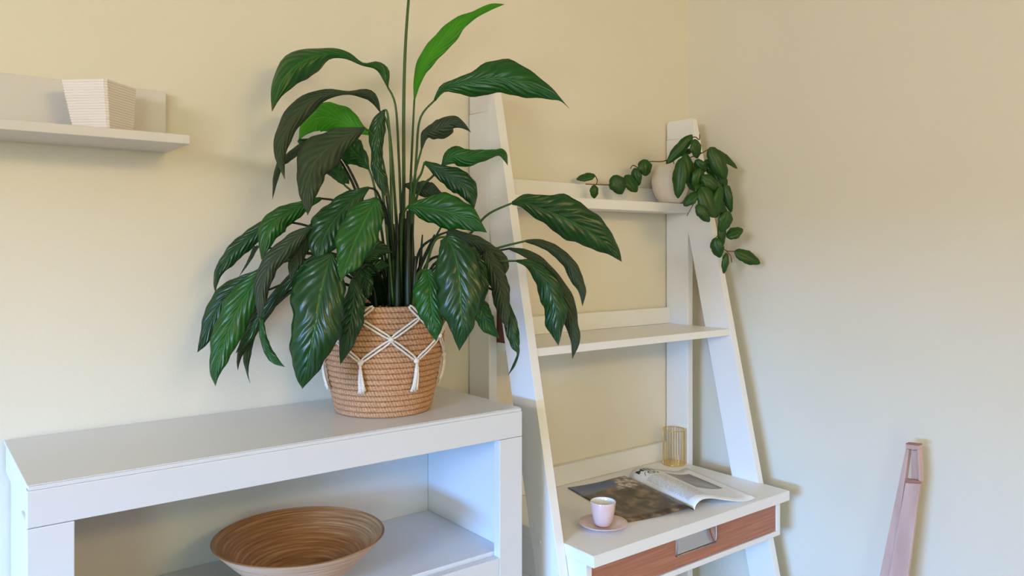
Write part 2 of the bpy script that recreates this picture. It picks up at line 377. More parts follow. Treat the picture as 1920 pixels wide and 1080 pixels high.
# drawer front with a cut for the recessed pull
bm = bmesh.new()
xs = [DRX0, HX0, HX1, DRX1]
addbox(bm, (DRX0, BY+.003, DRZ0), (HX0, BY+.021, DRZ1), 0)
addbox(bm, (HX1, BY+.003, DRZ0), (DRX1, BY+.021, DRZ1), 0)
addbox(bm, (HX0, BY+.003, DRZ0), (HX1, BY+.021, HZ0), 0)
bmesh.ops.remove_doubles(bm, verts=bm.verts, dist=1e-5)
o = bmobj('drawer_front', bm, M_wood, drawer); o['label'] = 'red-brown wood-grain drawer front'
# pull: curved steel scoop + rims
bm = bmesh.new()
K = 12; rows = []
for i in range(K+1):
    f = i/K; z = HZ0+.002 + f*(.716-HZ0-.002)
    y = BY + .003 + .017*math.sin(PI*min(1, f*0.62+.05))
    rows.append((bm.verts.new((HX0+.003, y, z)), bm.verts.new((HX1-.003, y, z))))
for p, q in zip(rows, rows[1:]): bm.faces.new((p[0], p[1], q[1], q[0]))
o = bmobj('recessed_handle', bm, M_steel, drawer, smooth=True); o['label'] = 'steel recessed scoop handle'
hd = o
bm = bmesh.new()
def rimpts(x): return [Vector((x, BY+.001-.003*math.sin(PI*i/8), HZ0+.001+i/8*(.714-HZ0))) for i in range(9)]
tube(bm, rimpts(HX0+.001), .0022, 6); tube(bm, rimpts(HX1-.001), .0022, 6)
tube(bm, [Vector((HX0, BY+.001, HZ0+.001)), Vector((HX1, BY+.001, HZ0+.001))], .0018, 6)
bmobj('handle_rim', bm, M_steel_edge, drawer, smooth=True)

# ------------------------------------------------------------------ floating shelf, square vase
sh = thing('wall_shelf', (-2.2, 0, 1.645), 'white floating shelf with a raised back panel mounted high on the wall', 'shelf')
box('shelf_board', (-2.65, -.174, 1.645), (-1.681, -.003, 1.6625), M_shelf, sh)
box('back_panel', (-2.65, -.020, 1.6630), (-1.686, -.003, 1.769), M_shelf, sh)
M_vg = M_vase
cv = Vector((-1.8225, -.091)); e1 = Vector((.067, .002)); e2 = Vector((.0015, .0645))
bm = bmesh.new()
NR = 19; rings = []
def sq(z, k, off=0, inset=0):
    c = cv + Vector((.009*(1-k)*4, 0))
    s = (k - inset)
    out = []
    cs = [c - e2*s, c + e1*s, c + e2*s, c - e1*s]
    r = []
    for i in range(4):
        A = cs[i]; P = cs[i-1]; N = cs[(i+1) % 4]
        r.append(A + (P-A)*.05); r.append(A + (N-A)*.05)
    return [bm.verts.new((p.x, p.y, z)) for p in r]
z0, z1 = 1.6632, 1.7545
for i in range(NR):
    for j, (f, ins) in enumerate(((0.0, .022), (.18, 0), (.82, 0))):
        g = (i+f)/NR; k = .80 + .20*g
        w = .006*noise.noise(Vector((i*1.7, j*.3, 0)))
        rings.append(sq(z0 + g*(z1-z0), k + w, inset=ins))
rings.append(sq(z1, .985)); rings.append(sq(z1, .92)); rings.append(sq(z0+.02, .76)); 
for A, B in zip(rings, rings[1:]):
    for i in range(8): bm.faces.new((A[i], A[(i+1) % 8], B[(i+1) % 8], B[i]))
bm.faces.new(rings[0][::-1]); bm.faces.new(rings[-1])
o = bmobj('square_vase', bm, M_vase, origin=(cv.x, cv.y, z0))
tag(o, 'pearly white square flared vase with horizontal ribs on the floating shelf', 'vase')

# ------------------------------------------------------------------ bamboo bowl
bc = (-1.487, -.235, .7735)
bowl = thing('bamboo_bowl', bc, 'brown spun bamboo bowl on the cabinet shelf', 'bowl')
bm = bmesh.new(); H = .098; R = .168
outp = [(0, 0), (.055, 0), (.058, .003)] + [(.058 + (R-.058)*(f**.78), .003+(H-.003)*f) for f in [i/14 for i in range(1, 15)]]
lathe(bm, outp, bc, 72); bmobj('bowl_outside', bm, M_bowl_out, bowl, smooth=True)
bm = bmesh.new()
inp = [(R-.0002, H), (R-.0030, H+.0016), (R-.0055, H)] + [((.05 + (R-.0058-.05)*(f**.78)), .009+(H-.010)*f) for f in [i/16 for i in range(15, 0, -1)]] + [(.045, .008), (0, .007)]
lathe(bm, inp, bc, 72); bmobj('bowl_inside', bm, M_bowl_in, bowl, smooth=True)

# ------------------------------------------------------------------ desk items
cc = Vector((-.738, -.338, .7502))
sau = thing('saucer', cc, 'pink saucer under the cup on the desk', 'saucer')
bm = bmesh.new()
lathe(bm, [(0, 0), (.030, 0), (.032, .001), (.040, .005), (.0600, .0115), (.0612, .0125), (.0604, .0135), (.040, .0080), (.028, .0045), (0, .0045)], cc, 56)
bmobj('saucer_dish', bm, M_pink, sau, smooth=True)
c2 = cc + Vector((0.001, 0.002, .0050))
cup = thing('espresso_cup', c2, 'small pink espresso cup standing on the saucer', 'cup')
bm = bmesh.new()
lathe(bm, [(0, 0), (.0185, 0), (.0205, .002), (.0250, .015), (.0290, .034), (.0312, .050), (.0318, .0585), (.0312, .0595)], c2, 48)
bmobj('cup_body', bm, M_pink, cup, smooth=True)
bm = bmesh.new()
lathe(bm, [(.0313, .0594), (.0304, .0600), (.0296, .0585), (.0288, .048), (.0262, .034), (.0218, .015), (.017, .006), (0, .005)], c2, 48)
bmobj('cup_inside', bm, M_cupin, cup, smooth=True).__setitem__('label', 'white glazed inside of the cup')

gh = Vector((-.1505, -.066, .7502))
hold = thing('candle_holder', gh, 'round gold wire candle holder at the back of the desk', 'candle holder')
bm = bmesh.new(); lathe(bm, [(0, 0), (.0325, 0), (.0335, .001), (.0335, .003), (.0325, .004), (0, .004)], gh, 40)
bmobj('base_disc', bm, M_gold, hold, smooth=False)
GR, GH = .0345, .112
bm = bmesh.new()
ring = [gh + Vector((GR*math.cos(2*PI*i/40), GR*math.sin(2*PI*i/40), GH)) for i in range(40)]
lathe(bm, [(GR-.0013, GH-.0015), (GR+.0013, GH-.0015), (GR+.0013, GH+.0015), (GR-.0013, GH+.0015)], gh, 40, close=True)
bmobj('top_ring', bm, M_gold, hold)
bm = bmesh.new(); lathe(bm, [(GR-.0013, .001), (GR+.0013, .001), (GR+.0013, .004), (GR-.0013, .004)], gh, 40, close=True)
bmobj('bottom_ring', bm, M_gold, hold)
bm = bmesh.new(); tube(bm, [(GR, 0, .003), (GR, 0, GH)], .0010, 6)
me = bpy.data.meshes.new('wire_rod'); bm.to_mesh(me); bm.free(); me.materials.append(M_gold)
for i in range(26):
    o = link('wire_rod', me, hold); o.rotation_euler = (0, 0, 2*PI*i/26)

# magazine -------------------------------------------------------
sp = Vector((-.463, -.401, .7503)); tdir = Vector((.227, .974, 0)).normalized(); rdir = Vector((.974, -.227, 0)).normalized()
PL = .312; PWD = .21
mag = thing('magazine', sp, 'open magazine with a coastal photograph lying on the desk', 'magazine')
def prof(keys, s):
    for (s0, z0_), (s1, z1_) in zip(keys, keys[1:]):
        if s <= s1:
            f = (s-s0)/(s1-s0); f = f*f*(3-2*f); return z0_+(z1_-z0_)*f
    return keys[-1][1]
def smoothkeys(keys, s):
    zs = crom([(a, b) for a, b in keys], 120)
    for p, q in zip(zs, zs[1:]):
        if p[0] <= s <= q[0] and q[0] > p[0]: return p[1] + (q[1]-p[1])*(s-p[0])/(q[0]-p[0])
    return keys[-1][1]
KL = [(0, .0006), (.006, .0085), (.018, .0125), (.045, .0115), (.10, .0055), (.16, .0030), (.215, .0028)]
KR = [(0, .0006), (.003, .012), (.012, .0230), (.030, .0295), (.060, .0275), (.105, .0165), (.150, .0070), (.185, .0045), (.210, .0095)]
def page(side, s, t, dz=0):
    K = KL if side < 0 else KR
    z = smoothkeys(K, s)
    if side > 0: z = z*(1.0 + .12*(t/PL))
    return sp + tdir*t + rdir*(side*s) + Vector((0, 0, z+dz))
def sheet(name, side, th, m, s0=0.0, s1=None, label=None):
    s1 = s1 or PWD; ns, ntt = 44, 10; V = []; UV = []
    for lay in (0, 1):
        for i in range(ns+1):
            s = s0 + (s1-s0)*(i/ns)**1.5
            for j in range(ntt+1):
                t = PL*j/ntt
                V.append(page(side, s, t, -th*lay*min(1, s/.01) )); UV.append((s/PWD, j/ntt))
    F = []; N = (ns+1)*(ntt+1)
    q = lambda l, i, j: l*N + i*(ntt+1)+j
    for i in range(ns):
        for j in range(ntt):
            F.append((q(0, i, j), q(0, i+1, j), q(0, i+1, j+1), q(0, i, j+1)))
            F.append((q(1, i, j+1), q(1, i+1, j+1), q(1, i+1, j), q(1, i, j)))
        F.append((q(0, i, 0), q(1, i, 0), q(1, i+1, 0), q(0, i+1, 0)))
        F.append((q(0, i, ntt), q(0, i+1, ntt), q(1, i+1, ntt), q(1, i, ntt)))
    for j in range(ntt):
        F.append((q(0, ns, j), q(1, ns, j), q(1, ns, j+1), q(0, ns, j+1)))
        F.append((q(0, 0, j+1), q(1, 0, j+1), q(1, 0, j), q(0, 0, j)))
    o = mobj(name, V, F, m, mag, True, UV)
    if label: o['label'] = label
    return o
M_photo = mat('printed_coast_photo', (.3, .2, .1), 0.3)
def photo():
    m = M_photo
    uv = nd(m, 'ShaderNodeUVMap'); uv.uv_map = 'UVMap'; sx = nd(m, 'ShaderNodeSeparateXYZ'); lk(m, uv.outputs[0], sx.inputs[0])
    n = nd(m, 'ShaderNodeTexNoise'); n.inputs['Scale'].default_value = 6.0; n.inputs['Detail'].default_value = 8; n.inputs['Distortion'].default_value = 0.6; lk(m, uv.outputs[0], n.inputs['Vector'])
    # land brightness
    lr = nd(m, 'ShaderNodeValToRGB'); e = lr.color_ramp.elements
    e[0].position = .38; e[0].color = (.030, .015, .008, 1); e[1].position = .70; e[1].color = (.30, .20, .12, 1)
    k = e.new(.52); k.color = (.10, .060, .033, 1)
    lk(m, n.outputs['Fac'], lr.inputs[0])
    # white houses by voronoi near the far spine side
    vo = nd(m, 'ShaderNodeTexVoronoi'); vo.inputs['Scale'].default_value = 16; lk(m, uv.outputs[0], vo.inputs['Vector'])
    wh = nd(m, 'ShaderNodeValToRGB'); e = wh.color_ramp.elements
    e[0].position = .25; e[0].color = (.62, .53, .46, 1); e[1].position = .72; e[1].color = (.16, .10, .07, 1)
    lk(m, vo.outputs['Distance'], wh.inputs[0])
    # house mask: v + noise > ..., u small (near spine)
    a = nd(m, 'ShaderNodeMath', operation='MULTIPLY_ADD'); a.inputs[1].default_value = .45; lk(m, n.outputs['Fac'], a.inputs[0]); lk(m, sx.outputs[1], a.inputs[2])
    hm = nd(m, 'ShaderNodeMapRange'); hm.inputs['From Min'].default_value = .90; hm.inputs['From Max'].default_value = .95; lk(m, a.outputs[0], hm.inputs['Value'])
    mu = nd(m, 'ShaderNodeMapRange'); mu.inputs['From Min'].default_value = .52; mu.inputs['From Max'].default_value = .60; mu.inputs['To Min'].default_value = 1; mu.inputs['To Max'].default_value = 0
    b = nd(m, 'ShaderNodeMath', operation='MULTIPLY_ADD'); b.inputs[1].default_value = .25; lk(m, n.outputs['Fac'], b.inputs[0]); lk(m, sx.outputs[0], b.inputs[2])
    lk(m, b.outputs[0], mu.inputs['Value'])
    mm = nd(m, 'ShaderNodeMath', operation='MULTIPLY'); lk(m, hm.outputs[0], mm.inputs[0]); lk(m, mu.outputs[0], mm.inputs[1])
    x1 = nd(m, 'ShaderNodeMix', data_type='RGBA'); lk(m, mm.outputs[0], x1.inputs['Factor']); lk(m, lr.outputs[0], x1.inputs['A']); lk(m, wh.outputs[0], x1.inputs['B'])
    # sky at the outer far corner
    n3 = nd(m, 'ShaderNodeTexNoise'); n3.inputs['Scale'].default_value = 9; lk(m, uv.outputs[0], n3.inputs['Vector'])
    c = nd(m, 'ShaderNodeMath', operation='MULTIPLY_ADD'); c.inputs[1].default_value = .22; lk(m, sx.outputs[0], c.inputs[0]); lk(m, sx.outputs[1], c.inputs[2])
    c2_ = nd(m, 'ShaderNodeMath', operation='MULTIPLY_ADD'); c2_.inputs[1].default_value = .08; lk(m, n3.outputs['Fac'], c2_.inputs[0]); lk(m, c.outputs[0], c2_.inputs[2])
    sm = nd(m, 'ShaderNodeMapRange'); sm.inputs['From Min'].default_value = .955; sm.inputs['From Max'].default_value = .965; lk(m, c2_.outputs[0], sm.inputs['Value'])
    s2 = nd(m, 'ShaderNodeMapRange'); s2.inputs['From Min'].default_value = .44; s2.inputs['From Max'].default_value = .47; lk(m, b.outputs[0], s2.inputs['Value'])
    s3 = nd(m, 'ShaderNodeMath', operation='MULTIPLY'); lk(m, sm.outputs[0], s3.inputs[0]); lk(m, s2.outputs[0], s3.inputs[1])
    sk = nd(m, 'ShaderNodeValToRGB'); e = sk.color_ramp.elements
    e[0].position = .80; e[0].color = (.10, .15, .26, 1); e[1].position = .90; e[1].color = (.015, .065, .24, 1)
    lk(m, sx.outputs[1], sk.inputs[0])
    x2 = nd(m, 'ShaderNodeMix', data_type='RGBA'); lk(m, s3.outputs[0], x2.inputs['Factor']); lk(m, x1.outputs['Result'], x2.inputs['A']); lk(m, sk.outputs[0], x2.inputs['B'])
    lk(m, x2.outputs['Result'], bs(m).inputs['Base Color'])
photo()
M_page = mat('printed_text_page', (.84, .83, .82), 0.35)
def pagemat():
    m = M_page
    uv = nd(m, 'ShaderNodeUVMap'); uv.uv_map = 'UVMap'; sx = nd(m, 'ShaderNodeSeparateXYZ'); lk(m, uv.outputs[0], sx.inputs[0])
    def band(sock, lo, hi):
        g = nd(m, 'ShaderNodeMath', operation='GREATER_THAN'); g.inputs[1].default_value = lo; lk(m, sock, g.inputs[0])
        l = nd(m, 'ShaderNodeMath', operation='LESS_THAN'); l.inputs[1].default_value = hi; lk(m, sock, l.inputs[0])
        p = nd(m, 'ShaderNodeMath', operation='MULTIPLY'); lk(m, g.outputs[0], p.inputs[0]); lk(m, l.outputs[0], p.inputs[1]); return p.outputs[0]
    def mul(a, b):
        p = nd(m, 'ShaderNodeMath', operation='MULTIPLY'); lk(m, a, p.inputs[0])
        if isinstance(b, float): p.inputs[1].default_value = b
        else: lk(m, b, p.inputs[1])
        return p.outputs[0]
    # grey photograph printed on the outer part of the page
    pic = mul(band(sx.outputs[0], .46, .90), band(sx.outputs[1], .36, .86))
    # rows of fine print
    w = nd(m, 'ShaderNodeMath', operation='MULTIPLY'); w.inputs[1].default_value = 2*PI*70; lk(m, sx.outputs[1], w.inputs[0])
    s = nd(m, 'ShaderNodeMath', operation='SINE'); lk(m, w.outputs[0], s.inputs[0])
    g = nd(m, 'ShaderNodeMath', operation='GREATER_THAN'); g.inputs[1].default_value = .1; lk(m, s.outputs[0], g.inputs[0])
    mp = nd(m, 'ShaderNodeMapping'); mp.inputs['Scale'].default_value = (150, 70, 1); lk(m, uv.outputs[0], mp.inputs[0])
    wn = nd(m, 'ShaderNodeTexWhiteNoise', noise_dimensions='2D')
    fl = nd(m, 'ShaderNodeVectorMath', operation='FLOOR'); lk(m, mp.outputs[0], fl.inputs[0]); lk(m, fl.outputs[0], wn.inputs['Vector'])
    g2 = nd(m, 'ShaderNodeMath', operation='GREATER_THAN'); g2.inputs[1].default_value = .25; lk(m, wn.outputs['Value'], g2.inputs[0])
    txt = mul(mul(g.outputs[0], g2.outputs[0]), mul(band(sx.outputs[0], .03, .34), band(sx.outputs[1], .10, .74)))
    txt = mul(txt, .55)
    x1 = nd(m, 'ShaderNodeMix', data_type='RGBA'); lk(m, txt, x1.inputs['Factor']); x1.inputs['A'].default_value = (.84, .83, .82, 1); x1.inputs['B'].default_value = (.08, .08, .10, 1)
    no = nd(m, 'ShaderNodeTexNoise'); no.inputs['Scale'].default_value = 3; lk(m, uv.outputs[0], no.inputs['Vector'])
    pr = nd(m, 'ShaderNodeValToRGB'); e = pr.color_ramp.elements; e[0].color = (.12, .10, .10, 1); e[1].color = (.42, .37, .35, 1); e[0].position = .3; e[1].position = .7
    lk(m, no.outputs['Fac'], pr.inputs[0])
    x2 = nd(m, 'ShaderNodeMix', data_type='RGBA'); lk(m, pic, x2.inputs['Factor']); lk(m, x1.outputs['Result'], x2.inputs['A']); lk(m, pr.outputs[0], x2.inputs['B'])
    lk(m, x2.outputs['Result'], bs(m).inputs['Base Color'])
pagemat()
sheet('left_page', -1, .0022, M_photo, label='page filled with a photograph of a rocky village under blue sky')
sheet('right_page', 1, .0026, M_page, label='curled white page of text with a grey picture')
# heading letters laid on the curled page
M_ink = mat('black_ink', (.02, .02, .03), 0.5)
def heading(txt, s0, t0, size):
    cu = bpy.data.curves.new('heading', 'FONT'); cu.body = txt; cu.size = size; cu.extrude = 0; cu.offset = 0.0006
    to = bpy.data.objects.new('tmp_text', cu); C.objects.link(to)
    dg = bpy.context.evaluated_depsgraph_get(); me = bpy.data.meshes.new_from_object(to.evaluated_get(dg))
    bpy.data.objects.remove(to)
    V = [page(1, max(.002, s0+v.co.x), t0+v.co.y, .0004) for v in me.vertices]
    F = [tuple(p.vertices) for p in me.polygons]
    mobj('printed_heading', V, F, M_ink, mag)
heading('MEN', .008, .272, .030)
heading('ZOV', .008, .243, .030)

# small dark box at the left end of the middle shelf
rb = box('book', (-.8855, -.165, 1.2001), (-.866, -.030, 1.282), M_redbox, bev=.002, origin=(-.876, -.10, 1.2001))
tag(rb, 'dark red-brown book standing at the left end of the middle ladder shelf', 'book')

# ------------------------------------------------------------------ leaning folded beech frame by the right wall
def onlean(u, v, k=0.10, x0=-.11, zt=.95):
    d = px(u, v, 1.0) - CAM
    # x = x0 + k (z - zt)
    D = (x0 + k*(CAM.z - zt) - CAM.x)/(d.x - k*d.z)
    return CAM + d*D
def board(name, q, th, m, off=0.0, ext=True):
    P = [onlean(*p) for p in q]            # top-left, top-right, bottom-right, bottom-left
    if ext:
        for a, b in ((0, 3), (1, 2)):
            d = P[b]-P[a]; P[b] = P[a] + d*((P[a].z-.003)/-d.z)
    P = [p + Vector((off, 0, 0)) for p in P]
    return prism(name, P, (th, 0, 0), m, chair, .0012)
base = onlean(1700, 835)
chair = thing('folding_chair', (-.2, -.62, 0), 'pinkish beech wood frame leaning on end against the right wall', 'folding chair')
board('back_rail', [(1698, 842), (1704, 843), (1672, 1080), (1649, 1080)], .018, M_beech)
board('front_rail', [(1699, 905), (1726, 907), (1703, 1080), (1667, 1080)], .010, M_beech, -.004)
board('rail_end_cap', [(1700, 897), (1725, 901), (1726, 907), (1699, 905)], .009, M_beechd, -.003, False)
board('slat', [(1705, 845), (1719, 846), (1722, 903), (1706, 903)], .010, M_beech, .008, False)
board('edge_strip', [(1719, 843), (1723, 843), (1726, 903), (1721, 902)], .018, M_beech, 0, False)
board('top_cap', [(1698, 833), (1723, 836), (1723, 843), (1698, 842)], .018, M_beech, 0, False)
board('top_stain', [(1698, 830.5), (1723, 833.5), (1723, 836), (1698, 833)], .018, M_beechd, 0, False)

# ------------------------------------------------------------------ rope basket with macrame net
pc = Vector((-1.269, -.181, cz+.0004))
basket = thing('planter_basket', pc, 'coiled jute rope planter basket with white macrame net and tassels on the cabinet', 'basket')
def prad(z):   # radius at height z above base
    K_ = [(0, .100), (.02, .1065), (.06, .1145), (.11, .1230), (.16, .1310), (.20, .1360), (.24, .1400)]
    for (a_, r0), (b_, r1) in zip(K_, K_[1:]):
        if z <= b_: return r0+(r1-r0)*(z-a_)/(b_-a_)
    return K_[-1][1]
NC = 20; PH = .236; ch = PH/NC
for i in range(NC):
    z = (i+.5)*ch; r = prad(z); bm = bmesh.new()
    p = [(r + .0052*math.cos(a) + .0012*noise.noise(Vector((i*.9, 0, 0))), z + ch*.52*math.sin(a)) for a in [2*PI*k/8 for k in range(8)]]
    lathe(bm, p, pc, 64, close=True)
    for v in bm.verts:
        a = math.atan2(v.co.y-pc.y, v.co.x-pc.x); w = .0009*noise.noise(Vector((a*2.2, i*.7, 3)))
        v.co.x += w*math.cos(a); v.co.y += w*math.sin(a)
    bmobj('rope_coil', bm, M_jute, basket, smooth=True)
bm = bmesh.new(); lathe(bm, [(0, .002), (.099, .002), (.099, .006), (0, .006)], pc, 48); bmobj('rope_base', bm, M_jute, basket)
camdir = math.atan2(CAM.y-pc.y, CAM.x-pc.x)
def onpot(adeg, z, off=.0085):
    a = camdir + math.radians(adeg); r = prad(z)+off
    return pc + Vector((r*math.cos(a), r*math.sin(a), z))
def cordseg(a0, z0_, a1, z1_, gap=.0034):
    bm = bmesh.new()
    for sgn in (-1, 1):
        pts = []
        for i in range(9):
            f = i/8; a = a0+(a1-a0)*f; z = z0_+(z1_-z0_)*f
            d = Vector(((a1-a0)*.0023, z1_-z0_)).normalized(); nx, nz = -d.y, d.x
            g = gap*sgn*min(1, 5*min(f, 1-f)+.25)
            pts.append(onpot(a + nx*g/.0023, z + nz*g))
        tube(bm, pts, .0023, 6)
    bmobj('cord', bm, M_cord, basket, smooth=True)
def knot(a, z, r=.0062):
    bm = bmesh.new(); bmesh.ops.create_icosphere(bm, subdivisions=2, radius=r)
    for v in bm.verts: v.co *= 1 + .22*noise.noise(v.co*260)
    p = onpot(a, z, .009); bmesh.ops.translate(bm, verts=bm.verts, vec=p)
    bmobj('knot', bm, M_cord, basket, smooth=True)
def tassel(a, z, splay, k):
    bm = bmesh.new(); rnd = random.Random(k)
    for s in range(4):
        da = (s-1.5)*splay; L = .052+rnd.uniform(-.006, .010)
        pts = []; rr = []
        for i in range(8):
            f = i/7
            pts.append(onpot(a + da*(f**.8)*1.0 + rnd.uniform(-.15, .15), z - .003 - L*f - .004*abs(da)/5*f*0, .010+.003*math.sin(PI*f) + .002*(s % 2)))
            rr.append(.0024 if f < .86 else .0042)
        tube(bm, pts, rr, 6)
    bmobj('tassel', bm, M_cord, basket, smooth=True)
stp = 360/7
for k in range(7):
    o_ = k*stp
    tA, tB = 21+o_, -8+o_        # two hitches on the rim
    u1, mid, low = 31+o_, 6.5+o_, 31+o_
    # in the view, positive angle (to camera's right) is counter to atan2 rotation when seen from the front: angle sign handled below
    SG = 1
    cordseg(SG*tA, .238, SG*u1, .214); cordseg(SG*(tB), .238, SG*(u1-stp), .214)
    knot(SG*u1, .213, .0055)
    cordseg(SG*u1, .212, SG*mid, .170); cordseg(SG*(u1-stp), .212, SG*mid, .170)
    knot(SG*mid, .169)
    cordseg(SG*mid, .167, SG*low, .122); cordseg(SG*mid, .167, SG*(low-stp), .122)
    knot(SG*low, .121, .0066)
    tassel(SG*low, .118, (1.6, 3.8, 2.6, 1.8, 3.0, 2.2, 1.9)[k], k)

# ------------------------------------------------------------------ peace lily
D0 = 1.737
plant = thing('peace_lily', pc + Vector((0, 0, .19)), 'large peace lily with dark green drooping leaves in the rope basket', 'houseplant')
bm = bmesh.new(); lathe(bm, [(0, .215), (.06, .214), (.123, .210), (.124, .200), (0, .195)], pc, 40); bmobj('soil', bm, M_soil, plant, smooth=True)
def petiole(path, parent, r0=.0036, r1=.0022, m=None):
    P = crom(path, 22); bm = bmesh.new()
    pts = [px(*p) for p in P]
    for q in pts:
        if q.y > -.012: q.y = -.012
    tube(bm, pts, [r0+(r1-r0)*i/21 for i in range(22)], 7)
    return bmobj('petiole', bm, m or M_pet, parent, smooth=True)
def leaf(st, D, fold=.35, m=None, pet=None, rip=.0028, thick=.0006, parent=None, name='leaf', seed=0, n=34, label=None, lean=0.0, petm=None):
    parent = parent or plant
    P = crom(st, n)
    Dl = crom([(d,) for d in D], n)
    V = []; UV = []; mm = 7; rnd = random.Random(len(V)+int(st[0][0]*13+st[0][1]))
    ph = rnd.uniform(0, 6)
    for i in range(n):
        u, v, a, b = P[i]; a = max(a, .15); b = max(b, .15)
        q0 = P[max(i-1, 0)]; q1 = P[min(i+1, n-1)]
        du, dv = q1[0]-q0[0], q1[1]-q0[1]; L = math.hypot(du, dv) or 1
        nx, ny = dv/L, -du/L; d = Dl[i][0]; mpp = d/FPX; t = i/(n-1)
        for j in range(-mm, mm+1):
            s = j/mm; w = a if s > 0 else b
            w = w*(1 + .06*math.sin(t*21+ph+(2 if s > 0 else 0)) + .035*math.sin(t*47+ph*2+(1 if s > 0 else 0)))
            off = s*w
            dd = d + fold*abs(s)**1.4*w*mpp - .12*w*mpp*math.sin(PI*abs(s)) + lean*s*w*mpp
            dd += rip*math.sin(t*26 + ph + (1.5 if s > 0 else 0))*abs(s)**1.5*min(1, w/8)
            p = px(u+nx*off, v+ny*off, dd)
            if p.y > -.008: p.y = -.008 - .0005*abs(s)
            V.append(p); UV.append((t, (s+1)/2))
    F = []; K = 2*mm+1
    for i in range(n-1):
        for j in range(K-1): F.append((i*K+j, i*K+j+1, (i+1)*K+j+1, (i+1)*K+j))
    o = mobj(name, V, F, m or L_dark, parent, True, UV, origin=V[mm])
    sm = o.modifiers.new('thickness', 'SOLIDIFY'); sm.thickness = thick; sm.offset = 0
    if label: o['label'] = label
    if pet:
        petiole([tuple(p) for p in pet] + [(st[0][0], st[0][1], D[0])] , o, m=petm)
    return o
def auto(ub, vb, Db, su=None):
    su = su if su is not None else 750 + max(-45, min(45, (ub-750)*.22))
    return [(su, 572, 1.70), (su+(ub-su)*.22, 572+(vb-572)*.55 - 20, 1.70+(Db-1.70)*.35), (su+(ub-su)*.62, min(vb, 560)+ (12 if vb < 480 else -26), 1.70+(Db-1.70)*.75)]

LV = []
def T(st, D, **k): LV.append((st, D, k))
# A top-left arch
T([(727,163,1.2,1.2),(718,137,6,12),(705,123,7,8),(680,120,3,2.5),(650,104,7,7),(620,101,10,11),(590,107,25,17),(560,120,32,25),(535,145,26,22),(519,175,11,12),(510,209,0,0)], [1.72,1.70,1.68,1.64,1.62], m=L_mid, fold=.9, pet=[(757,572,1.72),(753,430,1.73),(748,300,1.73),(742,200,1.72)])
T([(712,208,1.2,1.2),(702,190,6,8),(688,176,10,10),(655,174,3.5,3),(620,176,8,9),(590,186,15,16),(565,205,20,20),(545,232,17,20),(530,262,15,17),(525,292,10,10),(534,336,0,0)], [1.69,1.66,1.63,1.60,1.58], m=L_olive, fold=.8, pet=[(750,572,1.70),(742,400,1.70),(733,270,1.70),(724,225,1.695)])
T([(692,252,2,2),(660,238,12,22),(625,222,22,30),(592,222,27,22),(572,240,14,10),(560,264,0,0)], [1.74,1.73,1.72,1.70], m=L_bright, fold=.3, pet=[(742,572,1.72),(735,420,1.74),(715,290,1.74)], label='bright green leaf, backlight painted into its colour')
T([(684,240,2,2),(660,250,16,12),(632,266,26,26),(602,290,36,38),(584,318,30,30),(578,350,22,20),(577,380,11,10),(577,404,0,0)], [1.62,1.60,1.57,1.55,1.54], m=L_olive, fold=.5, pet=[(738,572,1.66),(722,400,1.66),(705,270,1.64)])
T([(578,268,8,8),(545,292,8,8),(525,308,7,6),(517,335,5,5),(511,374,0,0)], [1.68,1.66,1.64], m=L_olive)
T([(721,206,1.2,2),(710,232,13,15),(706,262,14,14),(705,290,12,9),(706,315,11,10),(714,338,13,11),(724,368,1,1)], [1.64,1.63,1.62,1.62], m=L_dark, fold=.8, rip=.004, pet=[(740,572,1.68),(735,420,1.66),(732,280,1.65),(727,215,1.64)])
T([(692,318,1.2,1.2),(680,300,16,12),(665,285,26,20),(650,270,22,22),(630,262,10,10)], [1.68,1.67,1.66], m=L_mid, pet=[(735,572,1.70),(718,450,1.69),(702,350,1.68)])
T([(646,347,1.2,1.2),(632,325,13,14),(620,305,15,15),(610,288,8,8)], [1.66,1.65,1.64], m=L_mid, pet=[(728,572,1.70),(712,460,1.69),(678,380,1.67)])
T([(602,372,3,3),(575,381,12,7),(545,396,20,14),(515,415,26,20),(499,443,20,16),(490,487,0,0)], [1.62,1.60,1.58,1.57], m=L_mid, fold=.5)
T([(500,412,3,3),(475,440,16,14),(450,460,18,14),(430,480,18,12),(412,505,10,8),(404,530,5,4),(404,549,0,0)], [1.62,1.61,1.60,1.59], fold=.5)
T([(480,462,5,5),(467,488,3.5,2.5),(448,519,0,0)], [1.62,1.61,1.61], m=L_olive, n=16)
T([(582,427,2,3),(555,447,15,14),(530,470,18,17),(505,497,18,17),(492,530,16,15),(488,565,10,10),(487,604,0,0)], [1.56,1.54,1.53,1.52], m=L_olive, fold=.6)
T([(500,500,4,4),(472,536,24,22),(447,578,30,28),(428,620,28,28),(413,660,22,20),(403,695,12,10),(404,724,0,0)], [1.57,1.55,1.53,1.52], m=L_mid, fold=.35)
T([(478,512,3,4),(445,538,14,18),(415,568,18,22),(395,605,16,16),(380,640,10,7),(370,661,0,0)], [1.62,1.61,1.60,1.59], fold=.5)
T([(605,470,4,4),(565,505,8,9),(525,548,10,10),(490,592,12,12),(468,628,10,10),(442,662,0,0)], [1.60,1.58,1.57,1.56], fold=.8)
T([(500,545,4,4),(480,590,14,12),(462,635,9,10),(448,672,4,4),(446,694,0,0)], [1.60,1.59,1.58], m=L_olive, fold=.9, n=22)
T([(482,600,4,4),(468,640,8,7),(462,672,7,6),(464,700,1.6,1.6),(469,718,0,0)], [1.60,1.59,1.58], fold=.9, n=22)
T([(491,597,3,3),(492,625,7,6),(498,650,9,6),(512,672,8,8),(534,688,0,0)], [1.56,1.55,1.54], m=L_mid, fold=.6, n=24)
